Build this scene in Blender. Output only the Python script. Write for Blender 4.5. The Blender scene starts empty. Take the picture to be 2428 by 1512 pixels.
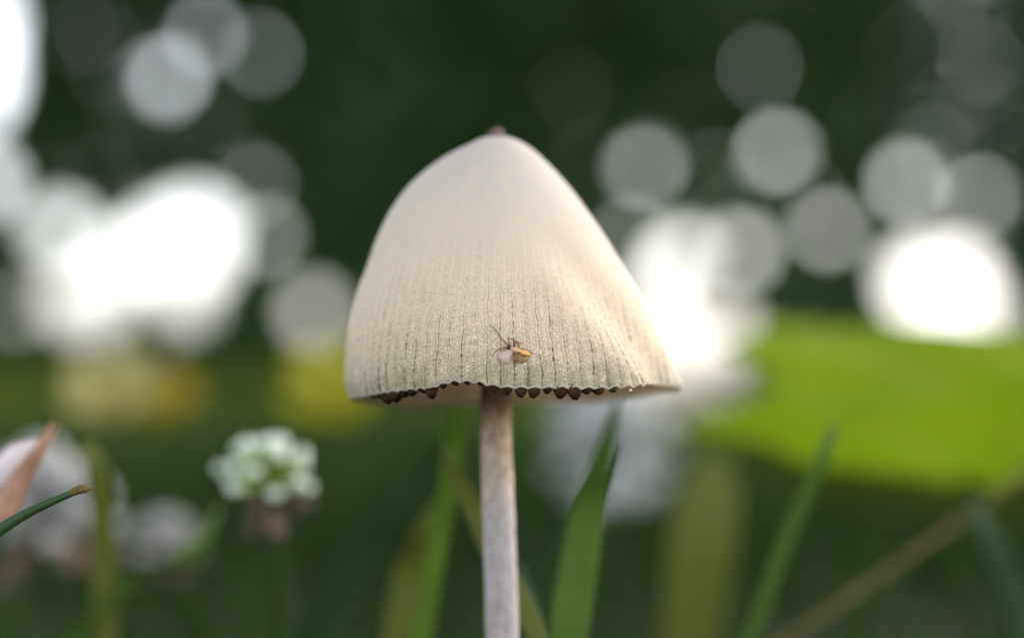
import bpy, math, random
import numpy as np
from mathutils import Vector, Matrix, noise as mnoise
from mathutils.bvhtree import BVHTree

R = math.radians
MM = 0.001
scene = bpy.context.scene
col = scene.collection

# ------------------------------------------------------------------ camera
PITCH = R(2.77)
CAM = Vector((0.0, -0.150, 0.0487))
FOCUS = 0.1368
LENS = 63.16
cam_data = bpy.data.cameras.new("camera")
cam_data.sensor_width = 36.0
cam_data.lens = LENS
cam_data.clip_start = 0.005
cam_data.clip_end = 500.0
cam_data.dof.use_dof = True
cam_data.dof.focus_distance = FOCUS
cam_data.dof.aperture_fstop = LENS / 6.9
cam_data.dof.aperture_blades = 0
cam = bpy.data.objects.new("camera", cam_data)
cam.location = CAM
cam.rotation_euler = (math.pi / 2 + PITCH, 0, 0)
col.objects.link(cam)
scene.camera = cam

# ------------------------------------------------------------------ sky, sun, exposure
SUN_EL, SUN_AZ = R(48), R(58)           # azimuth clockwise from +Y (to the right of the mushroom)
world = bpy.data.worlds.new("World")
scene.world = world
world.use_nodes = True
wn, wl = world.node_tree.nodes, world.node_tree.links
bg = wn["Background"]
sky = wn.new("ShaderNodeTexSky")
sky.sky_type = 'NISHITA'
sky.sun_disc = False
sky.sun_elevation = SUN_EL
sky.sun_rotation = SUN_AZ
sky.air_density = 1.0
sky.dust_density = 6.0
sky.ozone_density = 1.0
hs = wn.new("ShaderNodeHueSaturation")
hs.inputs['Saturation'].default_value = 0.42     # a hazy white overcast
wl.new(sky.outputs[0], hs.inputs['Color'])
wl.new(hs.outputs[0], bg.inputs[0])
bg.inputs[1].default_value = 0.15

sun_data = bpy.data.lights.new("sun", 'SUN')
sun_data.energy = 0.5
sun_data.angle = R(26)
sun_data.color = (1.0, 0.95, 0.87)
sun = bpy.data.objects.new("sun", sun_data)
sdir = Vector((math.sin(SUN_AZ) * math.cos(SUN_EL), math.cos(SUN_AZ) * math.cos(SUN_EL), math.sin(SUN_EL)))
sun.rotation_euler = sdir.to_track_quat('Z', 'Y').to_euler()
sun.location = sdir * 20
col.objects.link(sun)

scene.view_settings.view_transform = 'Standard'
scene.view_settings.look = 'None'
scene.view_settings.gamma = 1.0
scene.view_settings.exposure = 3.1
scene.view_settings.use_curve_mapping = False
scene.cycles.use_denoising = True
scene.cycles.max_bounces = 8
scene.cycles.diffuse_bounces = 4
scene.cycles.transmission_bounces = 4
scene.cycles.use_adaptive_sampling = False
scene.cycles.sample_clamp_indirect = 6.0

rng = np.random.default_rng(7)
random.seed(11)

# ------------------------------------------------------------------ pixel <-> world (photo at 2428 x 1512)
CB, SB = math.cos(PITCH), math.sin(PITCH)
def pix_dir(px, py):
    a = (px - 1214.0) / 28.4 / 150.0
    b = (756.0 - py) / 28.4 / 150.0
    return Vector((a, CB - b * SB, SB + b * CB))
def at(px, py, y):
    """World point seen at pixel px,py at the depth y (metres behind the mushroom's axis)."""
    d = pix_dir(px, py)
    return CAM + d * ((y - CAM.y) / d.y)
def project(v):
    d = Vector(v) - CAM
    f = d.y * CB + d.z * SB
    up = -d.y * SB + d.z * CB
    return 1214 + d.x / f * 150 * 28.4, 756 - up / f * 150 * 28.4

# ------------------------------------------------------------------ object helpers
def link(name, me, mat=None, parent=None):
    o = bpy.data.objects.new(name, me)
    col.objects.link(o)
    if mat is not None and me is not None:
        for m in (mat if isinstance(mat, (list, tuple)) else [mat]):
            me.materials.append(m)
    if parent is not None:
        o.parent = parent
    return o
def tag(o, label=None, cat=None, group=None, kind=None):
    if label: o["label"] = label
    if cat: o["category"] = cat
    if group: o["group"] = group
    if kind: o["kind"] = kind
    return o
def thing(name, label, cat, loc=(0, 0, 0), group=None):
    o = link(name, None)
    o.location = loc
    o.empty_display_size = 0.01
    return tag(o, label, cat, group)
def mesh_of(name, verts, faces, smooth=True, origin=None):
    v = np.asarray(verts, dtype=np.float64).reshape(-1, 3)
    if origin is not None:
        v = v - np.asarray(origin)
    me = bpy.data.meshes.new(name)
    me.from_pydata(v.tolist(), [], faces)
    if smooth:
        me.polygons.foreach_set("use_smooth", [True] * len(me.polygons))
    me.update()
    return me
def mesh_np(name, verts, faces_flat, nper, smooth=False):
    """numpy mesh: all faces have nper corners."""
    me = bpy.data.meshes.new(name)
    nv, nf = len(verts), len(faces_flat) // nper
    me.vertices.add(nv)
    me.vertices.foreach_set("co", np.ascontiguousarray(verts, dtype=np.float32).ravel())
    me.loops.add(nf * nper)
    me.loops.foreach_set("vertex_index", np.ascontiguousarray(faces_flat, dtype=np.int32))
    me.polygons.add(nf)
    me.polygons.foreach_set("loop_start", np.arange(0, nf * nper, nper, dtype=np.int32))
    me.polygons.foreach_set("use_smooth", np.full(nf, smooth))
    me.update(calc_edges=True)
    return me
def tube(path, radii, n=10, cap=True):
    """Closed tube along a list of Vectors; returns verts, faces."""
    vs, fs = [], []
    m = len(path)
    prev = None
    for i, p in enumerate(path):
        t = (path[min(i + 1, m - 1)] - path[max(i - 1, 0)]).normalized()
        if prev is None:
            ref = Vector((0, 1, 0)) if abs(t.y) < 0.9 else Vector((1, 0, 0))
            a = t.cross(ref).normalized()
        else:
            a = (prev - t * prev.dot(t)).normalized()
        prev = a
        b = t.cross(a)
        for k in range(n):
            w = 2 * math.pi * k / n
            vs.append(p + (a * math.cos(w) + b * math.sin(w)) * radii[i])
    for i in range(m - 1):
        for k in range(n):
            k2 = (k + 1) % n
            fs.append((i * n + k, i * n + k2, (i + 1) * n + k2, (i + 1) * n + k))
    if cap:
        fs.append(tuple(range(n))[::-1])
        fs.append(tuple((m - 1) * n + k for k in range(n)))
    return vs, fs
def smooth_path(pts, n):
    """Catmull-Rom through the points."""
    P = [Vector(p) for p in pts]
    P = [P[0] * 2 - P[1]] + P + [P[-1] * 2 - P[-2]]
    out = []
    segs = len(P) - 3
    for i in range(n):
        u = i / (n - 1) * segs
        k = min(int(u), segs - 1)
        t = u - k
        p0, p1, p2, p3 = P[k:k + 4]
        out.append(0.5 * ((2 * p1) + (p2 - p0) * t + (2 * p0 - 5 * p1 + 4 * p2 - p3) * t * t
                          + (3 * p1 - p0 - 3 * p2 + p3) * t ** 3))
    return out

# ------------------------------------------------------------------ materials
def new_mat(name):
    m = bpy.data.materials.new(name)
    m.use_nodes = True
    nt = m.node_tree
    return m, nt.nodes, nt.links, nt.nodes["Principled BSDF"]
def ramp(nodes, stops):
    r = nodes.new("ShaderNodeValToRGB")
    e = r.color_ramp.elements
    e[0].position, e[0].color = stops[0][0], (*stops[0][1], 1)
    e[1].position, e[1].color = stops[-1][0], (*stops[-1][1], 1)
    for p, c in stops[1:-1]:
        x = e.new(p); x.color = (*c, 1)
    return r
def noise_node(nodes, links, scale, detail=4, rough=0.55, coord='Object', vec=None):
    n = nodes.new("ShaderNodeTexNoise")
    n.inputs['Scale'].default_value = scale
    n.inputs['Detail'].default_value = detail
    n.inputs['Roughness'].default_value = rough
    if vec is None:
        tc = nodes.new("ShaderNodeTexCoord")
        vec = tc.outputs[coord]
    links.new(vec, n.inputs['Vector'])
    return n
def math_node(nodes, links, op, a, b=None, c=None, clamp=False):
    n = nodes.new("ShaderNodeMath")
    n.operation = op
    n.use_clamp = clamp
    for i, v in enumerate((a, b, c)):
        if v is None: continue
        if isinstance(v, (int, float)): n.inputs[i].default_value = v
        else: links.new(v, n.inputs[i])
    return n.outputs[0]
def mix_rgb(nodes, links, fac, a, b, mode='MIX'):
    n = nodes.new("ShaderNodeMix")
    n.data_type = 'RGBA'
    n.blend_type = mode
    for key, v in ((0, fac), (6, a), (7, b)):
        if isinstance(v, (int, float)): n.inputs[key].default_value = v
        elif isinstance(v, tuple): n.inputs[key].default_value = (*v, 1)
        else: links.new(v, n.inputs[key])
    return n.outputs[2]

def noisy(name, stops, scale, rough=0.7, bump=0.0, bump_scale=None, sss=0.0, detail=4, spec=0.3):
    m, N, L, p = new_mat(name)
    n = noise_node(N, L, scale, detail)
    r = ramp(N, stops)
    L.new(n.outputs[0], r.inputs[0])
    L.new(r.outputs[0], p.inputs['Base Color'])
    p.inputs['Roughness'].default_value = rough
    p.inputs['Specular IOR Level'].default_value = spec
    if sss:
        p.inputs['Subsurface Weight'].default_value = sss
        p.inputs['Subsurface Radius'].default_value = (1, 0.7, 0.45)
        p.inputs['Subsurface Scale'].default_value = 0.001
    if bump:
        b = N.new("ShaderNodeBump")
        b.inputs['Strength'].default_value = bump
        b.inputs['Distance'].default_value = 0.0002
        n2 = noise_node(N, L, bump_scale or scale * 4, 3)
        L.new(n2.outputs[0], b.inputs['Height'])
        L.new(b.outputs[0], p.inputs['Normal'])
    return m

def leafy(name, c1, c2, trans, scale=200.0, tmix=0.4, rough=0.5, island=True, spec=0.35):
    """Leaf: reflecting Principled mixed with a translucent lobe; per-leaf colour variation."""
    m, N, L, p = new_mat(name)
    n = noise_node(N, L, scale, 3)
    if island:
        g = N.new("ShaderNodeNewGeometry")
        f = math_node(N, L, 'MULTIPLY_ADD', g.outputs['Random Per Island'], 0.7, math_node(N, L, 'MULTIPLY', n.outputs[0], 0.3))
    else:
        f = n.outputs[0]
    c = mix_rgb(N, L, f, c1, c2)
    L.new(c, p.inputs['Base Color'])
    p.inputs['Roughness'].default_value = rough
    p.inputs['Specular IOR Level'].default_value = spec
    t = N.new("ShaderNodeBsdfTranslucent")
    tcol = mix_rgb(N, L, 1.0, c, trans, 'ADD')
    L.new(tcol, t.inputs['Color'])
    mx = N.new("ShaderNodeMixShader")
    mx.inputs[0].default_value = tmix
    L.new(p.outputs[0], mx.inputs[1]); L.new(t.outputs[0], mx.inputs[2])
    L.new(mx.outputs[0], N["Material Output"].inputs['Surface'])
    return m

# cap skin: cream with fine dark radial lines, grains and an olive tinge near the rim
NG = 84                                   # gills / radial lines round the cap
def cap_material():
    m, N, L, p = new_mat("mushroom_cap_skin")
    uv = N.new("ShaderNodeUVMap"); uv.uv_map = "cap"
    sep = N.new("ShaderNodeSeparateXYZ")
    L.new(uv.outputs[0], sep.inputs[0])
    u, v = sep.outputs[0], sep.outputs[1]
    big = noise_node(N, L, 140, 4)
    mid = noise_node(N, L, 900, 4)
    fine = noise_node(N, L, 8200, 3, 0.75)
    # ground colour along the profile (0 apex .. 1 rim), broken up by noise
    vv = math_node(N, L, 'ADD', v, math_node(N, L, 'MULTIPLY', math_node(N, L, 'SUBTRACT', big.outputs[0], 0.5), 0.34))
    r = ramp(N, [(0.0, (0.60, 0.535, 0.48)), (0.35, (0.67, 0.585, 0.49)), (0.60, (0.80, 0.66, 0.48)),
                 (0.80, (0.77, 0.62, 0.43)), (0.93, (0.60, 0.49, 0.33)), (1.0, (0.40, 0.355, 0.22))])
    L.new(vv, r.inputs[0])
    c = mix_rgb(N, L, math_node(N, L, 'MULTIPLY', math_node(N, L, 'SUBTRACT', mid.outputs[0], 0.42, clamp=True), 1.6, clamp=True),
                r.outputs[0], (0.80, 0.64, 0.42))
    # grains, stronger towards the rim
    g = math_node(N, L, 'MULTIPLY', math_node(N, L, 'SUBTRACT', fine.outputs[0], 0.5), math_node(N, L, 'MULTIPLY_ADD', v, 2.4, -1.25, clamp=True))
    gf = math_node(N, L, 'MULTIPLY_ADD', g, 3.2, 1.0)
    gm = N.new("ShaderNodeVectorMath"); gm.operation = 'SCALE'
    L.new(c, gm.inputs[0]); L.new(gf, gm.inputs[3])
    # radial lines: u runs 0..NG; wobble and break them up
    uvw = N.new("ShaderNodeCombineXYZ")
    L.new(math_node(N, L, 'MULTIPLY', u, 0.9), uvw.inputs[0]); L.new(math_node(N, L, 'MULTIPLY', v, 14.0), uvw.inputs[1])
    wob = noise_node(N, L, 1.0, 3, vec=uvw.outputs[0])
    uw = math_node(N, L, 'ADD', u, math_node(N, L, 'MULTIPLY', math_node(N, L, 'SUBTRACT', wob.outputs[0], 0.5), 0.55))
    d = math_node(N, L, 'ABSOLUTE', math_node(N, L, 'SUBTRACT', math_node(N, L, 'FRACT', uw), 0.5))
    uvb = N.new("ShaderNodeCombineXYZ")
    L.new(math_node(N, L, 'MULTIPLY', math_node(N, L, 'FLOOR', uw), 3.37), uvb.inputs[0]); L.new(math_node(N, L, 'MULTIPLY', v, 75.0), uvb.inputs[1])
    brk = noise_node(N, L, 1.0, 3, 0.7, vec=uvb.outputs[0])
    uvc = N.new("ShaderNodeCombineXYZ")
    L.new(math_node(N, L, 'MULTIPLY', math_node(N, L, 'FLOOR', uw), 7.91), uvc.inputs[0]); L.new(math_node(N, L, 'MULTIPLY', v, 3.0), uvc.inputs[1])
    per = noise_node(N, L, 1.0, 1, vec=uvc.outputs[0])
    width = math_node(N, L, 'MULTIPLY', math_node(N, L, 'MULTIPLY_ADD', brk.outputs[0], 0.55, -0.212), 
                      math_node(N, L, 'MULTIPLY_ADD', v, 1.9, -0.75, clamp=True))
    # a few lines have split open close to the rim
    uvd = N.new("ShaderNodeCombineXYZ")
    L.new(math_node(N, L, 'MULTIPLY', math_node(N, L, 'FLOOR', uw), 5.13), uvd.inputs[0])
    spl = noise_node(N, L, 1.0, 0, vec=uvd.outputs[0])
    width = math_node(N, L, 'MULTIPLY_ADD', math_node(N, L, 'MULTIPLY', math_node(N, L, 'GREATER_THAN', spl.outputs[0], 0.60),
                      math_node(N, L, 'MULTIPLY_ADD', v, 10.0, -9.1, clamp=True)), 0.22, width)
    line = math_node(N, L, 'SUBTRACT', 1.0, math_node(N, L, 'DIVIDE', d, math_node(N, L, 'MAXIMUM', width, 0.001)), clamp=True)
    line = math_node(N, L, 'MULTIPLY', math_node(N, L, 'MULTIPLY', line, 1.7, clamp=True),
                     math_node(N, L, 'MULTIPLY', math_node(N, L, 'MULTIPLY_ADD', per.outputs[0], 2.2, -0.45, clamp=True),
                               math_node(N, L, 'MULTIPLY_ADD', v, 2.3, -1.0, clamp=True)))
    # fainter, closer ridges between the main lines, reaching higher
    d2 = math_node(N, L, 'ABSOLUTE', math_node(N, L, 'SUBTRACT', math_node(N, L, 'FRACT', math_node(N, L, 'MULTIPLY', uw, 2.0)), 0.5))
    l2 = math_node(N, L, 'SUBTRACT', 1.0, math_node(N, L, 'DIVIDE', d2, 0.24), clamp=True)
    l2 = math_node(N, L, 'MULTIPLY', math_node(N, L, 'MULTIPLY', l2, math_node(N, L, 'MULTIPLY_ADD', brk.outputs[0], 1.6, -0.35, clamp=True)),
                   math_node(N, L, 'MULTIPLY_ADD', v, 0.9, -0.28, clamp=True))
    cc = mix_rgb(N, L, l2, gm.outputs[0], (0.26, 0.21, 0.14))
    c2 = mix_rgb(N, L, line, cc, (0.085, 0.07, 0.045))
    c2 = mix_rgb(N, L, math_node(N, L, 'GREATER_THAN', v, 0.9945), c2, (0.56, 0.50, 0.37))      # pale torn edge
    L.new(c2, p.inputs['Base Color'])
    p.inputs['Roughness'].default_value = 0.75
    p.inputs['Specular IOR Level'].default_value = 0.25
    p.inputs['Sheen Weight'].default_value = 0.15
    p.inputs['Subsurface Weight'].default_value = 0.25
    p.inputs['Subsurface Radius'].default_value = (1, 0.75, 0.5)
    p.inputs['Subsurface Scale'].default_value = 0.0006
    b = N.new("ShaderNodeBump")
    b.inputs['Strength'].default_value = 0.55
    b.inputs['Distance'].default_value = 0.00008
    L.new(math_node(N, L, 'SUBTRACT', fine.outputs[0], line), b.inputs['Height'])
    L.new(b.outputs[0], p.inputs['Normal'])
    # thin flesh lets some light through
    t = N.new("ShaderNodeBsdfTranslucent")
    L.new(c2, t.inputs['Color'])
    mx = N.new("ShaderNodeMixShader")
    mx.inputs[0].default_value = 0.34
    L.new(p.outputs[0], mx.inputs[1]); L.new(t.outputs[0], mx.inputs[2])
    L.new(mx.outputs[0], N["Material Output"].inputs['Surface'])
    return m

M = {}
M['cap'] = cap_material()
M['cap_inner'] = leafy("mushroom_cap_inside", (0.66, 0.52, 0.39), (0.84, 0.74, 0.65), (0, 0, 0), 500, 0.5, 0.8, island=False, spec=0.2)
M['gill'] = noisy("mushroom_gill", [(0.3, (0.012, 0.006, 0.003)), (0.7, (0.055, 0.026, 0.010))], 1500, 0.9, 0.4, spec=0.1)
M['nub'] = noisy("dried_remnant", [(0.3, (0.06, 0.045, 0.04)), (0.7, (0.28, 0.20, 0.16))], 1800, 0.9, 0.5)

def stem_material():
    m, N, L, p = new_mat("mushroom_stem")
    tc = N.new("ShaderNodeTexCoord")
    mp = N.new("ShaderNodeMapping")
    mp.inputs['Scale'].default_value = (1.0, 1.0, 0.55)
    L.new(tc.outputs['Object'], mp.inputs[0])
    n1 = noise_node(N, L, 1500, 5, 0.65, vec=mp.outputs[0])
    n2 = noise_node(N, L, 350, 3, vec=mp.outputs[0])
    sp = N.new("ShaderNodeSeparateXYZ"); L.new(tc.outputs['Object'], sp.inputs[0])
    # browner just under the cap, lilac grey bloom further down (object z is height above the ground)
    h = math_node(N, L, 'MULTIPLY_ADD', sp.outputs[2], 1 / 0.010, -3.9)
    h = math_node(N, L, 'ADD', h, math_node(N, L, 'MULTIPLY', math_node(N, L, 'SUBTRACT', n2.outputs[0], 0.5), 0.9), clamp=True)
    lo = ramp(N, [(0.30, (0.22, 0.185, 0.165)), (0.70, (0.36, 0.315, 0.295))])
    hi = ramp(N, [(0.35, (0.33, 0.19, 0.09)), (0.68, (0.64, 0.48, 0.31))])
    L.new(n1.outputs[0], lo.inputs[0]); L.new(n1.outputs[0], hi.inputs[0])
    L.new(mix_rgb(N, L, h, lo.outputs[0], hi.outputs[0]), p.inputs['Base Color'])
    p.inputs['Roughness'].default_value = 0.8
    p.inputs['Subsurface Weight'].default_value = 0.15
    p.inputs['Subsurface Scale'].default_value = 0.0005
    b = N.new("ShaderNodeBump")
    b.inputs['Strength'].default_value = 0.5
    b.inputs['Distance'].default_value = 0.0001
    L.new(n1.outputs[0], b.inputs['Height']); L.new(b.outputs[0], p.inputs['Normal'])
    return m
M['stem'] = stem_material()
M['soil'] = noisy("soil", [(0.3, (0.012, 0.009, 0.006)), (0.7, (0.05, 0.036, 0.022))], 60, 0.95, 0.6, 400)
M['grass'] = leafy("grass_blades", (0.008, 0.022, 0.006), (0.034, 0.062, 0.010), (0.0, 0.01, 0.0), tmix=0.2, spec=0.08, rough=0.8)
M['meadow'] = leafy("meadow_blades", (0.025, 0.05, 0.008), (0.12, 0.15, 0.014), (0.005, 0.01, 0.0), tmix=0.25, spec=0.08, rough=0.8)
M['blade_fresh'] = leafy("fresh_grass_blade", (0.065, 0.13, 0.02), (0.12, 0.20, 0.035), (0.04, 0.08, 0.0), 300, island=False)
M['blade_backlit'] = leafy("backlit_look_grass_blade", (0.10, 0.18, 0.02), (0.16, 0.25, 0.03), (0.05, 0.09, 0.0), 300, island=False)  # brighter green stands in for backlight on the blade
M['blade_dark'] = leafy("dark_grass_blade", (0.025, 0.06, 0.02), (0.06, 0.11, 0.035), (0.01, 0.04, 0.0), 300, island=False)
M['blade_olive'] = leafy("olive_grass_blade", (0.09, 0.11, 0.014), (0.17, 0.18, 0.025), (0.03, 0.04, 0.0), 300, island=False)
M['dry'] = noisy("dry_stalk", [(0.3, (0.09, 0.065, 0.022)), (0.7, (0.19, 0.145, 0.06))], 500, 0.9, 0.3, spec=0.1)
M['broadleaf'] = leafy("broad_leaf", (0.22, 0.32, 0.005), (0.32, 0.42, 0.010), (0.14, 0.19, 0.0), 60, 0.5, 0.75, island=False, spec=0.12)
M['fade_leaf'] = leafy("fade_broad_leaf", (0.055, 0.085, 0.008), (0.095, 0.13, 0.012), (0.02, 0.03, 0.0), 60, 0.35, 0.75, island=False, spec=0.1)  # for a dull leaf added so the bright one seems to fade into dark
M['hedge'] = leafy("shrub_leaves", (0.020, 0.055, 0.016), (0.12, 0.23, 0.06), (0.005, 0.02, 0.0), 2.2, 0.25, 0.7, spec=0.12)
M['hedge_hazed'] = leafy("haze_paled_shrub_leaves", (0.07, 0.13, 0.075), (0.22, 0.33, 0.18), (0.01, 0.03, 0.0), 5, 0.3, 0.7, spec=0.12)  # leaf colour paled to imitate the green haze around the sky gaps
M['crown'] = leafy("tree_leaves", (0.010, 0.025, 0.008), (0.035, 0.07, 0.018), (0.0, 0.01, 0.0), 3, 0.15)
M['bark'] = noisy("bark", [(0.3, (0.03, 0.024, 0.018)), (0.7, (0.09, 0.07, 0.05))], 20, 0.95, 0.5)
M['white_floret'] = leafy("white_floret", (0.62, 0.70, 0.58), (0.80, 0.82, 0.76), (0.02, 0.03, 0.0), 200, 0.3, island=False)
def floret_material():
    m, N, L, p = new_mat("white_tipped_floret")
    tc = N.new("ShaderNodeTexCoord")
    sp = N.new("ShaderNodeSeparateXYZ"); L.new(tc.outputs['Generated'], sp.inputs[0])
    r = ramp(N, [(0.50, (0.20, 0.30, 0.03)), (0.72, (0.36, 0.45, 0.20)), (0.95, (0.66, 0.72, 0.62))])
    L.new(sp.outputs[2], r.inputs[0])
    L.new(r.outputs[0], p.inputs['Base Color'])
    p.inputs['Roughness'].default_value = 0.6
    return m
M['tip_floret'] = floret_material()
M['dimmed_floret'] = noisy("dimmed_white_floret", [(0.3, (0.26, 0.25, 0.235)), (0.7, (0.40, 0.39, 0.375))], 300, 0.8)  # white florets greyed in colour to imitate darkness low in the frame
M['green_floret'] = leafy("green_floret", (0.16, 0.26, 0.02), (0.30, 0.40, 0.06), (0.02, 0.05, 0.0), 200, 0.3, island=False)
M['brown_floret'] = noisy("withered_floret", [(0.3, (0.07, 0.042, 0.026)), (0.7, (0.16, 0.105, 0.07))], 400, 0.85)
M['white_petal'] = leafy("white_petal", (0.50, 0.50, 0.49), (0.62, 0.62, 0.60), (0.0, 0.0, 0.0), 200, 0.3, island=False)
M['yellow_petal'] = leafy("yellow_petal", (0.28, 0.27, 0.004), (0.38, 0.36, 0.008), (0.03, 0.03, 0.0), 200, 0.3, island=False)
M['buff_petal'] = leafy("buff_petal", (0.36, 0.32, 0.10), (0.45, 0.40, 0.14), (0.0, 0.0, 0.0), 200, 0.3, island=False)
M['amber_petal'] = leafy("amber_petal", (0.30, 0.21, 0.005), (0.38, 0.28, 0.008), (0.0, 0.0, 0.0), 200, 0.3, island=False)
M['glume'] = noisy("dry_glume", [(0.35, (0.20, 0.085, 0.04)), (0.65, (0.38, 0.22, 0.14))], 250, 0.7, 0.2)
M['glume_pale'] = noisy("pale_glume", [(0.35, (0.48, 0.38, 0.35)), (0.65, (0.66, 0.58, 0.56))], 250, 0.7, 0.2)
M['straw'] = noisy("straw_fibre", [(0.3, (0.50, 0.36, 0.16)), (0.7, (0.70, 0.58, 0.32))], 900, 0.6)

# ------------------------------------------------------------------ ground
def make_ground():
    xs = np.concatenate([-np.geomspace(300, 0.05, 40), np.linspace(-0.045, 0.045, 19), np.geomspace(0.05, 300, 40)])
    n = len(xs)
    X, Y = np.meshgrid(xs, xs, indexing='ij')
    Z = np.zeros_like(X)
    for i in range(n):
        for j in range(n):
            r = math.hypot(X[i, j], Y[i, j])
            if r < 12:
                Z[i, j] = 0.004 * mnoise.noise(Vector((X[i, j] * 9, Y[i, j] * 9, 3))) * min(1, r / 0.05)
    V = np.stack([X, Y, Z], -1).reshape(-1, 3)
    idx = np.arange(n * n).reshape(n, n)
    F = np.stack([idx[:-1, :-1], idx[1:, :-1], idx[1:, 1:], idx[:-1, 1:]], -1).reshape(-1)
    o = link("ground", mesh_np("ground", V, F, 4, True), M['soil'])
    tag(o, "dark bare soil under the grass", "ground", kind="structure")
make_ground()

# ------------------------------------------------------------------ foliage: leaf clouds
def leaf_cloud(name, C, size, mat, parent, aspect=0.55, flat=0.0):
    """One mesh of folded rhombic leaves at the points C (n,3)."""
    n = len(C)
    d = rng.normal(size=(n, 3)); d[:, 2] -= 0.35
    d /= np.linalg.norm(d, axis=1)[:, None]
    e = rng.normal(size=(n, 3))
    e -= d * np.sum(e * d, 1)[:, None]
    e /= np.linalg.norm(e, axis=1)[:, None]
    nrm = np.cross(d, e)
    s = size * rng.uniform(0.65, 1.35, n)[:, None]
    w = s * aspect * 0.5
    b = C - d * s * 0.5
    t = C + d * s * 0.5
    l = C - e * w + nrm * w * 0.35
    r = C + e * w + nrm * w * 0.35
    V = np.stack([b, l, t, r], 1).reshape(-1, 3)
    k = np.arange(n)[:, None] * 4
    F = np.concatenate([k + [0, 1, 2], k + [0, 2, 3]], 1).reshape(-1)
    o = link(name, mesh_np(name, V, F, 3), mat, parent)
    return o

# openings in the foliage: (pixel x, y, half width, half height)
GAPS = [(-40, 130, 40, 150), (-35, 430, 30, 34), (400, 185, 21, 21), (490, 85, 17, 17), (625, 120, 14, 14),
        (140, 545, 36, 36), (450, 575, 105, 72), (310, 610, 60, 36), (205, 715, 72, 52), (590, 440, 23, 23),
        (30, 735, 22, 22), (740, 738, 28, 28), (440, 690, 40, 40), (630, 560, 17, 17), (370, 800, 14, 14),
        (1525, 400, 20, 20), (1810, 175, 14, 14), (1850, 358, 20, 20), (1700, 400, 15, 15), (1962, 540, 21, 21),
        (2150, 430, 17, 17), (2310, 465, 16, 16), (2325, 150, 12, 12), (1620, 600, 34, 16), (1760, 600, 26, 18),
        (2225, 680, 96, 62), (2290, 760, 60, 44), (1600, 830, 125, 80), (1700, 800, 60, 50), (1570, 690, 26, 40),
        (1480, 920, 70, 50), (1640, 920, 80, 50),
        (1640, 250, 9, 9), (2050, 300, 10, 10), (1900, 455, 12, 12), (2250, 330, 9, 9), (700, 400, 9, 9), (660, 500, 9, 9),
        (330, 300, 8, 8), (2400, 410, 13, 13), (1500, 560, 14, 14), (1950, 700, 12, 12), (640, 700, 10, 10), (1760, 470, 13, 13)]
GA = np.array(GAPS, dtype=float)
def carve(C, margin):
    """Thin the foliage where the light shows through: drop points inside the openings."""
    d = C - np.array(CAM)
    f = d[:, 1] * CB + d[:, 2] * SB
    up = -d[:, 1] * SB + d[:, 2] * CB
    f = np.maximum(f, 1e-3)
    px = 1214 + d[:, 0] / f * 4260
    py = 756 - up / f * 4260
    keep = np.ones(len(C), bool)
    mpx0 = margin / f * 4260
    for gx, gy, ga, gb in GA:
        mpx = mpx0 * min(1.0, ga / 30)
        keep &= ((px - gx) / (ga + mpx)) ** 2 + ((py - gy) / (gb + mpx)) ** 2 > 1
    return C[keep]

def shrub(x, y, rx, ry, h, n, label, mat, leaf=0.07):
    t = thing("shrub", label, "shrub", (x, y, 0), "shrubs closing off the meadow")
    m = int(n * 2.2)
    P = rng.uniform(-1, 1, (m, 3))
    rr = (P[:, 0] ** 2 + P[:, 1] ** 2) * (0.75 + 0.25 * np.clip(P[:, 2], 0, 1)) + np.clip(np.abs(P[:, 2]) - 0.55, 0, 1) ** 2 * 3
    lump = np.array([mnoise.noise(Vector((p[0] * 2.5 + x, p[1] * 2.5, p[2] * 2.5))) for p in P])
    P = P[rr + lump * 0.35 < 1.0][:n]
    C = np.stack([P[:, 0] * rx, P[:, 1] * ry, (P[:, 2] + 1) * 0.5 * h + 0.02], 1)
    W = carve(C + np.array([x, y, 0]), leaf * 0.42)
    leaf_cloud("crown", W - np.array([x, y, 0]), leaf, mat, t)
    for k in range(5):
        a = k * 1.26 + x
        top = Vector((math.cos(a) * rx * 0.5, math.sin(a) * ry * 0.4, h * 0.75))
        path = smooth_path([(0.04 * math.cos(a), 0.04 * math.sin(a), -0.02), (top.x * 0.3, top.y * 0.3, h * 0.35), top], 8)
        # a shoot that would stand in an opening ends below it
        if any(np.any([((project(p + Vector((x, y, 0)))[0] - g[0]) / (g[2] + 12)) ** 2 +
                       ((project(p + Vector((x, y, 0)))[1] - g[1]) / (g[3] + 12)) ** 2 < 1 for g in GAPS]) for p in path):
            path = [Vector((p.x * 0.4, p.y, p.z * 0.05)) for p in path]
        vs, fs = tube(path, [0.016 - 0.0016 * i for i in range(8)], 6)
        link("stem", mesh_of("stem", vs, fs), M['bark'], t)
shrub(-1.85, 4.05, 0.85, 0.42, 1.95, 15000, "dark green leafy shrub with large sky gaps, shrub furthest from the serrated leaf", M['hedge'])
shrub(-0.75, 4.25, 0.80, 0.40, 1.80, 16000, "green shrub with one broad white sky gap, beside the tree trunk", M['hedge'])
shrub(0.15, 4.05, 0.75, 0.40, 1.75, 14000, "dark green shrub directly behind the mushroom cap and before the trunk", M['hedge'])
shrub(1.00, 4.30, 0.80, 0.42, 1.85, 16000, "shrub paled grey-green for haze, dotted with many small round sky gaps beside the cap", M['hedge_hazed'])
shrub(1.95, 4.05, 0.85, 0.42, 1.95, 15000, "shrub paled grey-green for haze, with one broad low sky gap above the serrated leaf", M['hedge_hazed'])

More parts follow.
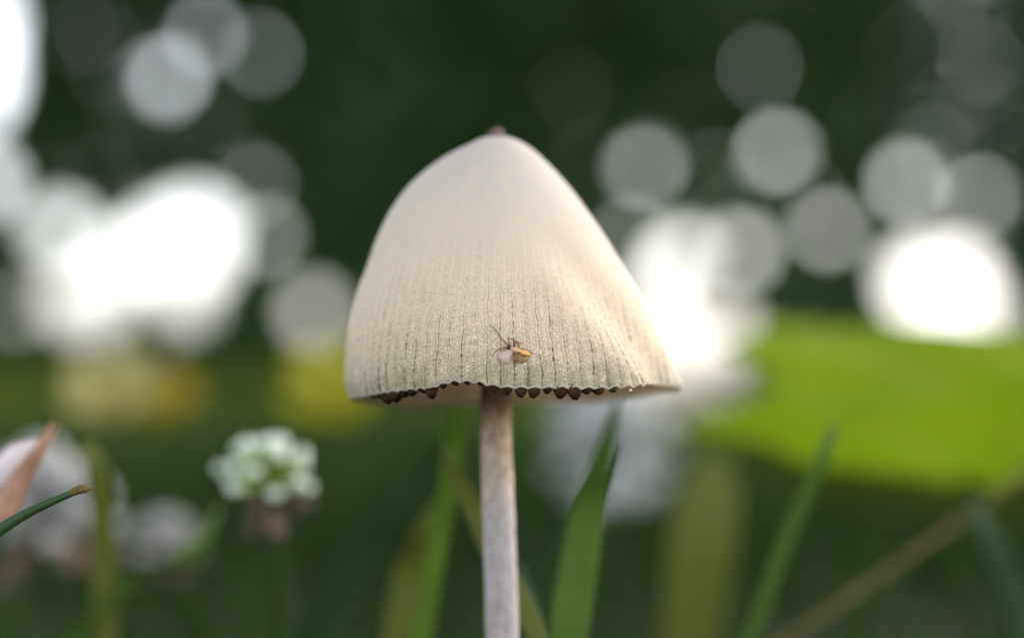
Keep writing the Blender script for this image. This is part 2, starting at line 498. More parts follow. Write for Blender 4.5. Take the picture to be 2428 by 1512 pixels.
def added_shade_tree():
    base = at(1185, 500, 5.4); base.z = 0
    t = thing("shade_tree", "tall dark tree with an unseen canopy added to shade the mushroom", "tree", base)
    path = smooth_path([(0, 0, -0.05), (0.03, 0.0, 1.0), (-0.05, 0.0, 2.4), (0.0, -0.1, 4.2)], 24)
    vs, fs = tube(path, [0.26 - 0.13 * (i / 23) ** 0.6 for i in range(24)], 18)
    link("trunk", mesh_of("trunk", vs, fs), M['bark'], t)
    for k in range(9):
        a = k * 0.7 + 0.2
        r_ = 2.6 + 0.8 * math.sin(k * 2.1)
        p = smooth_path([(0, -0.08, 2.3 + 0.15 * k), (math.cos(a) * r_ * .4, math.sin(a) * r_ * .4 - .4, 3.0 + .15 * k),
                         (math.cos(a) * r_, math.sin(a) * r_ - 3.2, 3.4 + .2 * k)], 10)
        vs, fs = tube(p, [0.09 - 0.0075 * i for i in range(10)], 8)
        link("limb", mesh_of("limb", vs, fs), M['bark'], t)
    n = 120000
    P = rng.normal(size=(n * 2, 3)); P /= np.linalg.norm(P, axis=1)[:, None]
    P *= rng.uniform(0, 1, (n * 2, 1)) ** (1 / 3)
    lump = np.array([mnoise.noise(Vector(p * 4.0)) for p in P])
    P = P[(lump > -0.22)][:n]
    C = np.stack([P[:, 0] * 6.1 + 0.5, P[:, 1] * 3.9 - 4.7, P[:, 2] * 1.7 + 3.9], 1)  # unseen canopy, added and sized to shade the cap and hold back sun
    leaf_cloud("crown", C, 0.20, M['crown'], t, 0.6)
added_shade_tree()

# ------------------------------------------------------------------ grass (uncountable blades)
def grass_mesh(name, X, Y, H, W, lean, mat, seed, label, cat):
    g = np.random.default_rng(seed)
    n = len(X)
    az = g.uniform(0, 2 * np.pi, n)
    ln = g.uniform(0.2, 1.0, n) * lean
    face = az + g.normal(0, 0.6, n)
    seg = 4
    rows = []
    for k in range(seg + 1):
        t = k / seg
        off = H * ln * t ** 2.2
        cx = X + np.cos(az) * off
        cy = Y + np.sin(az) * off
        cz = H * t * (1 - 0.25 * ln * t) - 0.002
        w = W * (1 - t ** 1.6) * 0.5 + 0.00004
        sx, sy = -np.sin(face) * w, np.cos(face) * w
        rows.append(np.stack([np.stack([cx - sx, cy - sy, cz], -1), np.stack([cx + sx, cy + sy, cz], -1)], 1))
    V = np.concatenate(rows, 1)           # n, 2*(seg+1), 3
    nv = 2 * (seg + 1)
    base = np.arange(n)[:, None] * nv
    F = np.concatenate([base + np.array([2 * k, 2 * k + 1, 2 * k + 3, 2 * k + 2]) for k in range(seg)], 1).reshape(-1)
    o = link(name, mesh_np(name, V.reshape(-1, 3), F, 4, True), mat)
    tag(o, label, cat, kind="stuff")
def near_grass():
    X = rng.uniform(-0.26, 0.26, 9000); Y = rng.uniform(-0.30, 0.42, 9000)
    H = rng.uniform(0.016, 0.036, 9000)
    dist = Y - CAM.y
    # between lens and mushroom only short shoots; further back they get taller
    H = np.where(Y > 0.03, H + np.clip(Y, 0, 0.3) * 0.03, np.minimum(H, 0.026))
    H = np.where((dist < 0.05) & (dist > -0.03) & (np.abs(X) < 0.05), H * 0.55, H)
    cl = np.array([mnoise.noise(Vector((x * 28, y * 28, 7))) for x, y in zip(X, Y)])
    keep = (np.hypot(X + 0.001, Y) > 0.006) & (cl > -0.12)
    H = H * (0.85 + 0.5 * np.clip(cl, 0, 1))
    grass_mesh("grass", X[keep], Y[keep], H[keep], rng.uniform(0.0008, 0.0019, keep.sum()), 0.6, M['grass'], 3,
               "short dark green grass growing round the mushroom's foot", "grass")
near_grass()
def far_grass():
    n = 42000
    D = 0.45 + 4.2 * rng.uniform(0, 1, n) ** 1.3
    X = rng.uniform(-1, 1, n) * (0.25 + 0.5 * D)
    Y = D + CAM.y
    H = rng.uniform(0.4, 1.0, n) * (0.044 + 0.030 * D)
    cl = np.array([mnoise.noise(Vector((x * 9, y * 5, 2))) for x, y in zip(X, Y)])
    H = H * (0.72 + 0.7 * np.clip(cl + 0.3, 0, 1))
    T = np.stack([X, Y, H], 1)
    low = np.array([project(p)[0] for p in T])
    keep = (low < 1440) | (low > 1800) | (rng.uniform(0, 1, n) < 0.12)
    H = np.where(keep, H, np.minimum(H, 0.040))
    W = rng.uniform(0.002, 0.005, n) * (0.6 + 0.4 * D)
    a = D < 1.0
    grass_mesh("rough_grass", X[a], Y[a], H[a], W[a], 0.7, M['grass'], 6,
               "dark rough grass between the mushroom and the meadow", "grass")
    grass_mesh("meadow_grass", X[~a], Y[~a], H[~a], W[~a], 0.7, M['meadow'], 5,
               "yellow-green meadow grass stretching back to the shrubs", "grass")
far_grass()

# ------------------------------------------------------------------ the mushroom
AX = at(1175, 925, 0.0)                      # cap axis at the level of the rim
RIM_Z = AX.z
LEFT = [(0, 323), (34, 329), (66, 345), (100, 361), (135, 382), (177, 414), (215, 452), (245, 494), (270, 540), (289, 586), (305, 632),
        (330, 702), (347, 780), (355, 860), (354, 905), (342, 941)]
RIGHT = [(0, 323), (36, 328), (70, 343), (98, 364), (126, 390), (161, 428), (195, 470), (245, 540), (295, 620), (335, 690), (375, 770),
         (414, 850), (430, 890), (440, 914)]
FRONT_RIM = [(838, 941), (870, 938), (900, 932), (940, 927), (980, 922), (1020, 920), (1050, 910), (1075, 904), (1110, 904), (1140, 907),
             (1170, 914), (1200, 918), (1260, 919), (1320, 918), (1380, 919), (1440, 919), (1490, 915), (1540, 909), (1580, 908), (1614, 914)]
def profile(tab):
    pts = np.array([[r / 28.4 * MM, at(1214, py, 0).z] for r, py in tab])
    # smooth the polyline a little
    P = np.array(smooth_path([(p[0], 0, p[1]) for p in pts], 240))[:, [0, 2]]
    L = np.concatenate([[0], np.cumsum(np.linalg.norm(np.diff(P, axis=0), axis=1))])
    return L / L[-1], P
sL, PL = profile(LEFT)
sR, PR = profile(RIGHT)
def base_rz(th, s):
    w = (1 + np.cos(th)) / 2
    rl, zl = np.interp(s, sL, PL[:, 0]), np.interp(s, sL, PL[:, 1])
    rr, zr = np.interp(s, sR, PR[:, 0]), np.interp(s, sR, PR[:, 1])
    return (1 - w) * rl + w * rr, (1 - w) * zl + w * zr
def sstep(a, b, x):
    t = np.clip((x - a) / (b - a), 0, 1)
    return t * t * (3 - 2 * t)
def angdiff(a, b):
    return (a - b + np.pi) % (2 * np.pi) - np.pi
# rim correction so that the front edge follows its uneven line
_th = np.linspace(-np.pi, 0, 241)
_dz = []
for t_ in _th:
    r_, z_ = base_rz(t_, 1.0)
    p_ = Vector((AX.x + r_ * math.cos(t_), r_ * math.sin(t_), z_))
    px_, py_ = project(p_)
    want = np.interp(px_, [q[0] for q in FRONT_RIM], [q[1] for q in FRONT_RIM])
    _dz.append((py_ - want) / 28.4 * MM * (p_.y - CAM.y) / 0.150)
_dz = np.array(_dz)
def rim_dz(th):
    th = angdiff(th, 0.0)
    front = np.interp(th, _th, _dz)
    back = -0.0002 + 0.00018 * np.sin(th * 5) - 0.0008 * np.sin(th)
    return np.where(th <= 0, front, back + np.interp(np.abs(angdiff(th, 0)), [0, 0.4, 2.7, np.pi], [_dz[-1], 0, 0, _dz[0]]))
GSEED = np.random.default_rng(21).uniform(0, 1, (NG, 4))
def cap_pt(th, s):
    r, z = base_rz(th, s)
    # the crease on the right-hand front and the hollow beyond it
    k = sstep(0.40, 0.95, s)
    tr = R(-86) + R(44) * np.clip((s - 0.45) / 0.55, 0, 1)
    r = r + 0.00042 * k * np.exp(-(angdiff(th, tr) / 0.17) ** 2)
    r = r - 0.00115 * k * np.exp(-(angdiff(th, tr + 0.36) / 0.22) ** 2)
    # low waves
    r = r * (1 + 0.010 * s * np.sin(3 * th + 1.2) * np.sin(th) ** 2 + 0.006 * s * np.sin(7 * th + 0.5) * np.sin(th) ** 2)
    z = z + rim_dz(th) * s ** 5
    # lip turned very slightly outward, scalloped over each gill, furrowed between them
    u = (th / (2 * np.pi)) * NG
    fr = np.abs((u - np.floor(u)) - 0.5) * 2          # 1 over a gill, 0 between two
    gi = np.floor(u + 0.5).astype(int) % NG
    e = sstep(0.93, 1.0, s)
    z = z + e * (fr ** 0.8 - 0.6) * 0.00022 * (0.4 + 1.1 * GSEED[gi, 0])
    r = r - 0.000035 * sstep(0.55, 0.95, s) * np.exp(-(fr / 0.22) ** 2) * (0.3 + GSEED[gi, 1])
    r = r + 0.00010 * e * fr
    return r, z
def make_cap(parent):
    nc = NG * 12
    th = np.linspace(0, 2 * np.pi, nc + 1)
    S = np.concatenate([[0.0], np.linspace(0.012, 0.9, 110), np.linspace(0.908, 1.0, 26)])
    V, UV, F, MI = [], [], [], []
    TH, SS = np.meshgrid(th[:-1], S, indexing='ij')
    r, z = cap_pt(TH, SS)
    px = np.stack([AX.x + r * np.cos(TH), r * np.sin(TH), z], -1)
    # small hair-fine unevenness
    ns = np.random.default_rng(4)
    px = px + ns.normal(0, 0.000010, px.shape) * SS[..., None]
    rows_o = len(S)
    # inner skin
    S2 = np.linspace(1.0, 0.06, 40)
    TH2, SS2 = np.meshgrid(th[:-1], S2, indexing='ij')
    r2, z2 = cap_pt(TH2, SS2)
    thick = 0.00012 + 0.0009 * sstep(0.0, 0.7, 1 - SS2)
    r2 = np.maximum(r2 - thick, 0.0002); z2 = z2 - thick * 0.5 - 0.00002
    px2 = np.stack([AX.x + r2 * np.cos(TH2), r2 * np.sin(TH2), z2], -1)
    A = np.concatenate([px, px2], 1)                  # nc, rows, 3
    nr = A.shape[1]
    idx = np.arange(nc * nr).reshape(nc, nr)
    nxt = np.roll(idx, -1, axis=0)
    q = np.stack([idx[:, :-1], idx[:, 1:], nxt[:, 1:], nxt[:, :-1]], -1)   # outward for outer skin
    F = q.reshape(-1)
    O = np.array([AX.x, 0, 0])
    me = mesh_np("cap", A.reshape(-1, 3) - O, F, 4, True)
    mi = np.zeros((nc, nr - 1), dtype=np.int32); mi[:, rows_o - 1:] = 1
    me.polygons.foreach_set("material_index", mi.ravel())
    uvl = me.uv_layers.new(name="cap")
    u0 = np.arange(nc) / 12.0
    sv = np.concatenate([S, S2])
    UA = np.zeros((nc, nr - 1, 4, 2))
    UA[:, :, 0, 0] = UA[:, :, 1, 0] = u0[:, None]
    UA[:, :, 2, 0] = UA[:, :, 3, 0] = u0[:, None] + 1 / 12.0
    UA[:, :, 0, 1] = UA[:, :, 3, 1] = sv[None, :-1]
    UA[:, :, 1, 1] = UA[:, :, 2, 1] = sv[None, 1:]
    uvl.data.foreach_set("uv", UA.ravel().astype(np.float32))
    me.update()
    o = link("cap", me, [M['cap'], M['cap_inner']], parent)
    return o, A[:, :rows_o], idx[:, :rows_o], nc, rows_o
mush = thing("mushroom", "cream bell-shaped mushroom on a slender pale stem with dark gills at its rim", "mushroom", (AX.x, 0, 0))
cap_obj, CAPV, _, ncap, rcap = make_cap(mush)

def make_gills():
    for i in range(NG):
        th = 2 * math.pi * (i + 0.0) / NG
        t = angdiff(np.array(th), 0.0)
        front = t < 0
        rr, rz = cap_pt(np.array(th), np.array(0.999))
        rr, rz = float(rr), float(rz)
        pxx = project((AX.x + rr * math.cos(th), rr * math.sin(th), rz))[0]
        if front:
            lump = float(np.interp(pxx, [820, 880, 905, 1040, 1060, 1150, 1215, 1240, 1440, 1475, 1500, 1620],
                                   [0.15, 0.4, 0.85, 0.85, 0.6, 0.5, 0.8, 1.0, 1.0, 0.5, 0.1, 0.1]))
            lump *= 0.60 + 0.6 * GSEED[i, 2]
            setb = 0.00010
        else:
            lump, setb = 0.25, 0.0026
            rz += 0.0024
        vs, fs = [], []
        st = [0.0, 0.012, 0.04, 0.09, 0.2, 0.45, 0.75, 1.0]
        r_end = 0.0019
        c, s_ = math.cos(th), math.sin(th)
        for f in st:
            r_ = (rr - setb) * (1 - f) + r_end * f
            # height of the inner skin at that radius
            ss = np.linspace(1.0, 0.06, 60)
            ri, zi = cap_pt(np.full(60, th), ss)
            order = np.argsort(ri)
            zt = float(np.interp(r_, ri[order], zi[order])) - 0.0009
            if f < 0.1:
                wd = 0.00106 * lump + 0.00012
                hh = (0.00104 * lump + 0.00008)
                k = (0.55, 0.9, 1.0, 0.8)[st.index(f)]
                wd *= k; hh *= k
                bot = (rz + 0.00012) - hh + (0.0 if f < 0.05 else 0.0001)
                top = max(zt, bot + 0.0002) if f > 0.02 else rz + 0.00013
            else:
                wd = 0.00022 + 0.00006 * f
                bot = rz + 0.0003 + (zt - rz) * 0.45 * f
                top = zt
            midz = bot + (top - bot) * 0.5
            sk = (GSEED[i, 0] - 0.5) * 0.3
            prof = [(-0.30, top), (-0.52, midz + (top - midz) * 0.3), (-0.42, bot + (midz - bot) * 0.5), (-0.16 + sk, bot + (midz - bot) * 0.06),
                    (0.14 + sk, bot), (0.42, bot + (midz - bot) * 0.45), (0.52, midz + (top - midz) * 0.3), (0.30, top)]
            for a, zz in prof:
                jx = a * wd + (GSEED[i, 3] - 0.5) * 0.0001
                vs.append((r_ * c - jx * s_, r_ * s_ + jx * c, zz))
        n = 8
        for k in range(len(st) - 1):
            for j in range(n):
                j2 = (j + 1) % n
                fs.append((k * n + j, (k + 1) * n + j, (k + 1) * n + j2, k * n + j2))
        fs.append(tuple(range(n)))
        fs.append(tuple((len(st) - 1) * n + j for j in range(n))[::-1])
        link("gill", mesh_of("gill", vs, fs), M['gill'], cap_obj)
make_gills()

def make_stem():
    O = Vector((AX.x, 0, 0))
    top = Vector((AX.x, 0, RIM_Z + 0.0165))
    p1 = at(1175, 930, 0); p2 = at(1180, 1150, 0); p3 = at(1191, 1500, 0)
    base = Vector((p3.x + (p3.x - p2.x) * 1.6, 0.0006, -0.004))
    path = smooth_path([base, (p3 * 0.4 + base * 0.6), p3, p2, p1, top], 420)
    n = 60
    zs = [p.z for p in path]
    rad = np.interp(zs, [-0.004, 0.003, 0.012, p3.z, p2.z, p1.z, top.z], [0.0022, 0.0021, 0.00152, 0.00138, 0.00131, 0.00124, 0.0013])
    vs, fs = tube(path, list(rad), n)
    out = []
    for i, v in enumerate(vs[:len(path) * n]):
        c = path[i // n]
        d = (v - c).normalized()
        q = Vector((v.x * 2600, v.y * 2600, v.z * 1500))
        k = mnoise.noise(q) * 0.000055 + mnoise.noise(q * 2.7) * 0.00004 + mnoise.noise(Vector((v.x * 500, v.y * 500, v.z * 260))) * 0.00007
        out.append(v + d * k - O)
    link("stem", mesh_of("stem", out, fs), M['stem'], mush)
    # loose scales standing off the stem
    fv, ff = [], []
    r2 = random.Random(5)
    for k in range(520):
        i = r2.randrange(60, 330)
        c = path[i]; a = r2.uniform(0, 2 * math.pi)
        d = Vector((math.cos(a), math.sin(a), 0)); e = Vector((-d.y, d.x, 0))
        b = c + d * (rad[i] - 0.00002) - O
        w, h, o_ = r2.uniform(.00005, .00013), r2.uniform(.0001, .00026), r2.uniform(.00003, .00011)
        j = len(fv)
        fv += [b - e * w, b + e * w, b + d * o_ + Vector((0, 0, -h))]
        ff += [(j, j + 1, j + 2)]
    tag(link("stem_scales", mesh_of("stem_scales", fv, ff, False), M['stem'], mush), kind="stuff")
make_stem()

def make_nub():
    import bmesh
    bm = bmesh.new()
    bmesh.ops.create_icosphere(bm, subdivisions=4, radius=1.0)
    o = at(1178, 317, 0)
    for v in bm.verts:
        p = v.co.copy()
        k = 1 + 0.45 * mnoise.noise(p * 1.9 + Vector((4, 1, 2))) + 0.2 * mnoise.noise(p * 5)
        v.co = Vector((p.x * 0.60 * k, p.y * 0.55 * k, p.z * 0.46 * k)) * MM
    me = bpy.data.meshes.new("apex_remnant")
    bm.to_mesh(me); bm.free()
    me.polygons.foreach_set("use_smooth", [True] * len(me.polygons))
    ob = link("apex_remnant", me, M['nub'], cap_obj)
    ob.location = o - Vector((AX.x, 0, 0))
    ob["label"] = "shrivelled brown remnant on top of the cap"
make_nub()

# ------------------------------------------------------------------ surface lookups on the cap
_bv = [Vector(v) for v in CAPV.reshape(-1, 3)]
_ix = np.arange(ncap * rcap).reshape(ncap, rcap)
_nx = np.roll(_ix, -1, axis=0)
_bf = np.stack([_ix[:, :-1], _ix[:, 1:], _nx[:, 1:], _nx[:, :-1]], -1).reshape(-1, 4).tolist()
BVH = BVHTree.FromPolygons(_bv, _bf)
def on_cap(px, py, lift):
    """Point on the cap's skin seen at that pixel, lifted off it by so many mm."""
    d = pix_dir(px, py).normalized()
    hit, nrm, _, _ = BVH.ray_cast(CAM, d)
    if hit is None:
        hit = at(px, py, -0.013); nrm = -d
    if nrm.dot(d) > 0: nrm = -nrm
    return hit + nrm * lift * MM

# ------------------------------------------------------------------ the midge
def make_midge():
    Z = lambda x, y: ((1250 + x / 7.56) * 0.86714, (860 + y / 7.56) * 0.86714)
    W = lambda x, y, l: on_cap(*Z(x, y), l)
    m_head = noisy("midge_head", [(0.3, (0.02, 0.012, 0.01)), (0.7, (0.08, 0.035, 0.02))], 6000, 0.35)
    m_thor = noisy("midge_thorax", [(0.3, (0.40, 0.20, 0.10)), (0.7, (0.66, 0.42, 0.28))], 4000, 0.4)
    m_abd = noisy("midge_abdomen", [(0.3, (0.48, 0.26, 0.07)), (0.7, (0.68, 0.42, 0.13))], 3500, 0.35)
    m_leg = noisy("midge_leg", [(0.3, (0.22, 0.10, 0.04)), (0.7, (0.38, 0.19, 0.07))], 3000, 0.5)
    m_ant = noisy("midge_antenna", [(0.3, (0.05, 0.03, 0.02)), (0.7, (0.14, 0.08, 0.05))], 3000, 0.5)
    m_wing = leafy("midge_wing", (0.76, 0.57, 0.46), (0.84, 0.70, 0.60), (0, 0, 0), 3000, 0.45, 0.4, island=False, spec=0.25)
    m_gwing = leafy("midge_golden_wing", (0.42, 0.24, 0.08), (0.60, 0.40, 0.20), (0, 0, 0), 3000, 0.45, 0.25, island=False, spec=0.6)
    for mw, a in ((m_wing, .25), (m_gwing, .45)):
        N, L = mw.node_tree.nodes, mw.node_tree.links
        out = N["Material Output"].inputs['Surface']
        src = out.links[0].from_socket
        tr = N.new("ShaderNodeBsdfTransparent"); mx = N.new("ShaderNodeMixShader"); mx.inputs[0].default_value = a
        L.new(src, mx.inputs[1]); L.new(tr.outputs[0], mx.inputs[2]); L.new(mx.outputs[0], out)
    org = W(1200, 740, 0.0)
    t = thing("midge", "tiny golden midge with dark head and pale wing resting on the mushroom cap", "midge", org)
    # one continuous body: head, thorax, waist, abdomen
    stn = [(1022, 660, .20, .03), (1032, 665, .21, .16), (1068, 680, .22, .205), (1105, 698, .22, .15), (1122, 706, .21, .10),
           (1150, 735, .22, .19), (1195, 752, .24, .24), (1245, 765, .24, .21), (1285, 778, .22, .16), (1330, 795, .20, .21),
           (1385, 812, .19, .24), (1440, 828, .18, .20), (1485, 842, .16, .12), (1515, 850, .15, .03)]
    path = [W(x, y, l) for x, y, l, r in stn]
    path2, rad2 = [], []
    tt = np.linspace(0, len(stn) - 1, 60)
    path2 = smooth_path(path, 60)
    rad2 = np.interp(tt, range(len(stn)), [s[3] * MM for s in stn])
    vs, fs = tube(path2, list(rad2), 14)
    me = mesh_of("body", vs, fs, True, org)
    mi = []
    for f in fs:
        k = min(f) / 14 / 59 * (len(stn) - 1)
        mi.append(0 if k < 3.2 else (1 if k < 7.8 else 2))
    for mm in (m_head, m_thor, m_abd): me.materials.append(mm)
    me.polygons.foreach_set("material_index", mi)
    link("body", me, None, t)
    def limb(name, pts, r0, r1, mat):
        p = smooth_path([W(x, y, l) for x, y, l in pts], 14)
        vs, fs = tube(p, list(np.linspace(r0, r1, 14) * MM * 1.45), 6)
        link(name, mesh_of(name, vs, fs, True, org), mat, t)
    limb("antenna", [(1035, 640, .25), (930, 510, .35), (800, 350, .3), (680, 212, .12)], .032, .018, m_ant)
    limb("antenna", [(1072, 620, .25), (1045, 560, .35), (1040, 470, .2)], .030, .016, m_ant)
    limb("leg", [(1130, 700, .18), (1000, 690, .3), (880, 705, .2), (800, 760, .08), (725, 860, .0)], .035, .02, m_leg)
    limb("leg", [(1180, 705, .2), (1255, 680, .35), (1160, 570, .3), (1065, 475, .0)], .038, .022, m_leg)
    limb("leg", [(1215, 720, .2), (1270, 670, .4), (1150, 548, .3), (1250, 570, .15), (1355, 598, .0)], .038, .02, m_leg)
    limb("leg", [(1250, 740, .2), (1330, 735, .35), (1440, 752, .25), (1565, 812, .0)], .038, .02, m_leg)
    limb("leg", [(1230, 790, .2), (1225, 850, .42), (1250, 900, .4), (1205, 985, .0)], .036, .02, m_leg)
    limb("leg", [(1265, 800, .2), (1310, 840, .45), (1270, 900, .4), (1230, 975, .0)], .036, .02, m_leg)
    def wing(poly, mat, l0, l1):
        pts = [W(x, y, l) for x, y, l in [(x, y, l0 + (l1 - l0) * i) for x, y, i in poly]]
        c = sum(pts, Vector()) / len(pts)
        nrm = (CAM - c).normalized()
        n = len(pts)
        vs = [c + nrm * 0.00006] + pts + [c + nrm * 0.00004] + [p - nrm * 0.00002 for p in pts]
        fs = []
        for k in range(n):
            k2 = (k + 1) % n
            fs += [(0, 1 + k, 1 + k2), (n + 1, n + 2 + k2, n + 2 + k), (1 + k, n + 2 + k, n + 2 + k2, 1 + k2)]
        link("wing", mesh_of("wing", vs, fs, True, org), mat, t)
    wing([(1130, 715, 0), (1020, 768, .4), (930, 800, .7), (848, 850, 1), (862, 920, 1), (910, 990, 1), (975, 1032, 1), (1040, 1018, 1),
          (1080, 955, .8), (1098, 880, .6), (1150, 800, .2)], m_wing, .26, .12)
    wing([(1215, 800, 0), (1150, 850, .6), (1118, 900, 1), (1150, 960, 1), (1240, 1000, 1), (1340, 1015, 1), (1440, 970, 1), (1490, 890, .8),
          (1420, 850, .4), (1310, 815, .1)], m_gwing, .20, .06)
make_midge()

# a straw fibre caught on the rim, and a tiny orange thread higher up
def fibre(name, label, pts, r, mat):
    p = smooth_path(pts, 12)
    vs, fs = tube(p, [r] * 12, 6)
    o = link(name, mesh_of(name, vs, fs, True, p[0]), mat)
    o.location = p[0]
    tag(o, label, "fibre")
zz = lambda x, y: ((1400 + x / 4.856) * 0.86714, (980 + y / 4.856) * 0.86714)
fibre("straw_fibre", "short straw-coloured fibre caught on the cap's uneven rim", 
      [on_cap(*zz(1520, 360), .0), on_cap(*zz(1540, 378), .1), at(*zz(1545, 415), -.0115), at(*zz(1560, 425), -.0115), at(*zz(1582, 400), -.0115), at(*zz(1578, 440), -.0115)], 0.00005, M['straw'])
fibre("orange_thread", "tiny orange thread lying on the cap above the midge",
      [on_cap(1313, 758, .02), on_cap(1310, 764, .05), on_cap(1309, 770, .02)], 0.00006,
      noisy("orange_thread", [(0.3, (0.5, 0.25, 0.1)), (0.7, (0.65, 0.38, 0.2))], 3000, 0.6))

# ------------------------------------------------------------------ single grass blades
def blade(name, label, pts, widths, mat, face=0.0, group=None, cat="grass blade", n=36, root_r=None, fold=0.22, to_ground=True):
    """pts from tip to foot as (px, py, y); the foot is carried on down to the soil."""
    W3 = [at(*p) for p in pts]
    if to_ground and W3[-1].z > 0:
        d = (W3[-1] - W3[-2]).normalized()
        if d.z > -0.35: d = Vector((d.x, d.y, -0.6)).normalized()
        k = (W3[-1].z + 0.002) / -d.z
        W3 = W3 + [W3[-1] + d * k * 0.5, W3[-1] + d * k]
        widths = list(widths) + [widths[-1] * 0.9, widths[-1] * 0.7]
    path = smooth_path(W3, n)
    wd = np.interp(np.linspace(0, len(W3) - 1, n), range(len(W3)), widths) * MM
    org = path[-1]
    vs, fs = [], []
    for i, p in enumerate(path):
        t = (path[min(i + 1, n - 1)] - path[max(i - 1, 0)]).normalized()
        a = Vector((math.cos(face), math.sin(face), 0))
        a = (a - t * a.dot(t)).normalized()
        b = t.cross(a)
        w = max(wd[i] * 0.5, 0.00004)
        th = 0.00012
        for (x, yv) in ((-1, fold), (-0.5, fold * .4), (0, 0), (0.5, fold * .4), (1, fold)):
            vs.append(p + a * w * x + b * w * yv)
        for (x, yv) in ((0.98, fold), (0.5, fold * .4), (0, 0), (-0.5, fold * .4), (-0.98, fold)):
            vs.append(p + a * w * x + b * (w * yv) + b * th * (1 - abs(x) * .7))
    m = 10
    for i in range(n - 1):
        for k in range(m):
            k2 = (k + 1) % m
            fs.append((i * m + k, i * m + k2, (i + 1) * m + k2, (i + 1) * m + k))
    fs.append(tuple(range(m))[::-1]); fs.append(tuple((n - 1) * m + k for k in range(m)))
    o = link(name, mesh_of(name, vs, fs, True, org), mat)
    o.location = org
    tag(o, label, cat, group)
    return o
GB = "single grass blades round the mushroom"
blade("grass_blade", "long green blade whose pointed tip crosses the cap's rim", 
      [(1468, 922, -.037), (1448, 1010, -.034), (1420, 1100, -.032), (1392, 1200, -.030), (1370, 1330, -.029), (1345, 1500, -.028)],
      [.15, .75, 1.55, 2.3, 2.7, 2.8], M['blade_fresh'], 0.25, GB)
blade("grass_blade", "blurred narrow green blade just behind the rim-crossing blade", 
      [(1470, 1040, .012), (1440, 1110, .014), (1370, 1230, .016), (1290, 1370, .018), (1230, 1500, .020)],
      [.2, 1.0, 2.6, 3.4, 3.4], M['blade_dark'], 0.2, GB)
blade("grass_blade", "upright green blade brightened as if backlit, standing behind the stem under the cap", 
      [(1090, 900, .016), (1082, 960, .016), (1074, 1040, .017), (1062, 1150, .018), (1035, 1290, .020), (1000, 1500, .022)],
      [1.3, 1.7, 1.9, 2.0, 2.0, 1.9], M['blade_backlit'], 0.2, GB)
blade("grass_blade", "brown-tipped olive blade slanting behind the mushroom stem", 
      [(1054, 1068, .012), (1072, 1110, .010), (1100, 1165, .009), (1128, 1220, .008), (1150, 1270, .008), (1240, 1440, .008)],
      [.3, 1.1, 1.6, 1.8, 1.9, 1.9], M['blade_olive'], 0.1, GB)
blade("grass_blade", "broad dim blade leaning down from behind the bright upright blade", 
      [(1066, 1030, .040), (1010, 1100, .042), (940, 1200, .044), (860, 1300, .046), (770, 1440, .048)],
      [2.0, 3.0, 3.8, 4.2, 4.2], M['blade_dark'], 0.3, GB)
blade("grass_blade", "olive blade rising between the clover head and the stem", 
      [(1050, 1180, .034), (1010, 1260, .034), (970, 1350, .036), (940, 1500, .036)], [.8, 2.6, 3.2, 3.0], M['blade_olive'], 0.2, GB)
blade("grass_blade", "thin blurred green blade standing below the serrated leaf", 
      [(1978, 1010, .026), (1945, 1090, .026), (1905, 1180, .027), (1860, 1280, .028), (1810, 1420, .030)], [.9, 1.5, 1.6, 1.7, 1.7], M['blade_fresh'], 0.3, GB)
blade("grass_blade", "pale green blade behind the brown diagonal stalk", 
      [(2300, 1180, .050), (2345, 1270, .050), (2400, 1400, .052), (2450, 1560, .054)], [1.0, 2.4, 2.8, 2.8], M['blade_dark'], 0.2, GB)
blade("grass_blade", "bent olive-green blade beside the dry spikelet", 
      [(205, 1050, .030), (228, 1110, .030), (240, 1200, .031), (246, 1320, .032), (250, 1500, .033)], [1.6, 2.2, 2.2, 2.4, 2.4], M['blade_olive'], 0.2, GB)
blade("grass_blade", "low arching blade leading from the clover head to the bent blade", 
      [(520, 1200, .036), (470, 1290, .034), (400, 1335, .032), (320, 1360, .032), (262, 1420, .032)], [.8, 2.0, 2.2, 2.2, 2.2], M['blade_fresh'], 0.9, GB)
blade("grass_blade", "broad olive blade standing beside the white flower behind the stem", 
      [(1690, 1080, .085), (1680, 1170, .085), (1660, 1290, .085), (1640, 1450, .086)], [3.0, 8.0, 9.0, 8.0], M['blade_olive'], 0.15, GB)
blade("grass_blade", "very dim blade low against the foot of the mushroom stem", 
      [(1232, 1330, .012), (1250, 1420, .012), (1275, 1520, .012)], [.3, 1.4, 1.6], M['blade_dark'], 0.2, GB)
blade("dry_stalk", "brown dry stalk lying diagonally below the serrated leaf", 
      [(2560, 1030, .052), (2428, 1118, .052), (2300, 1210, .051), (2160, 1305, .050), (2020, 1400, .049), (1900, 1480, .048)],
      [1.8, 2.0, 2.0, 2.1, 2.2, 2.2], M['dry'], 1.3, None, "stalk", fold=0.6)

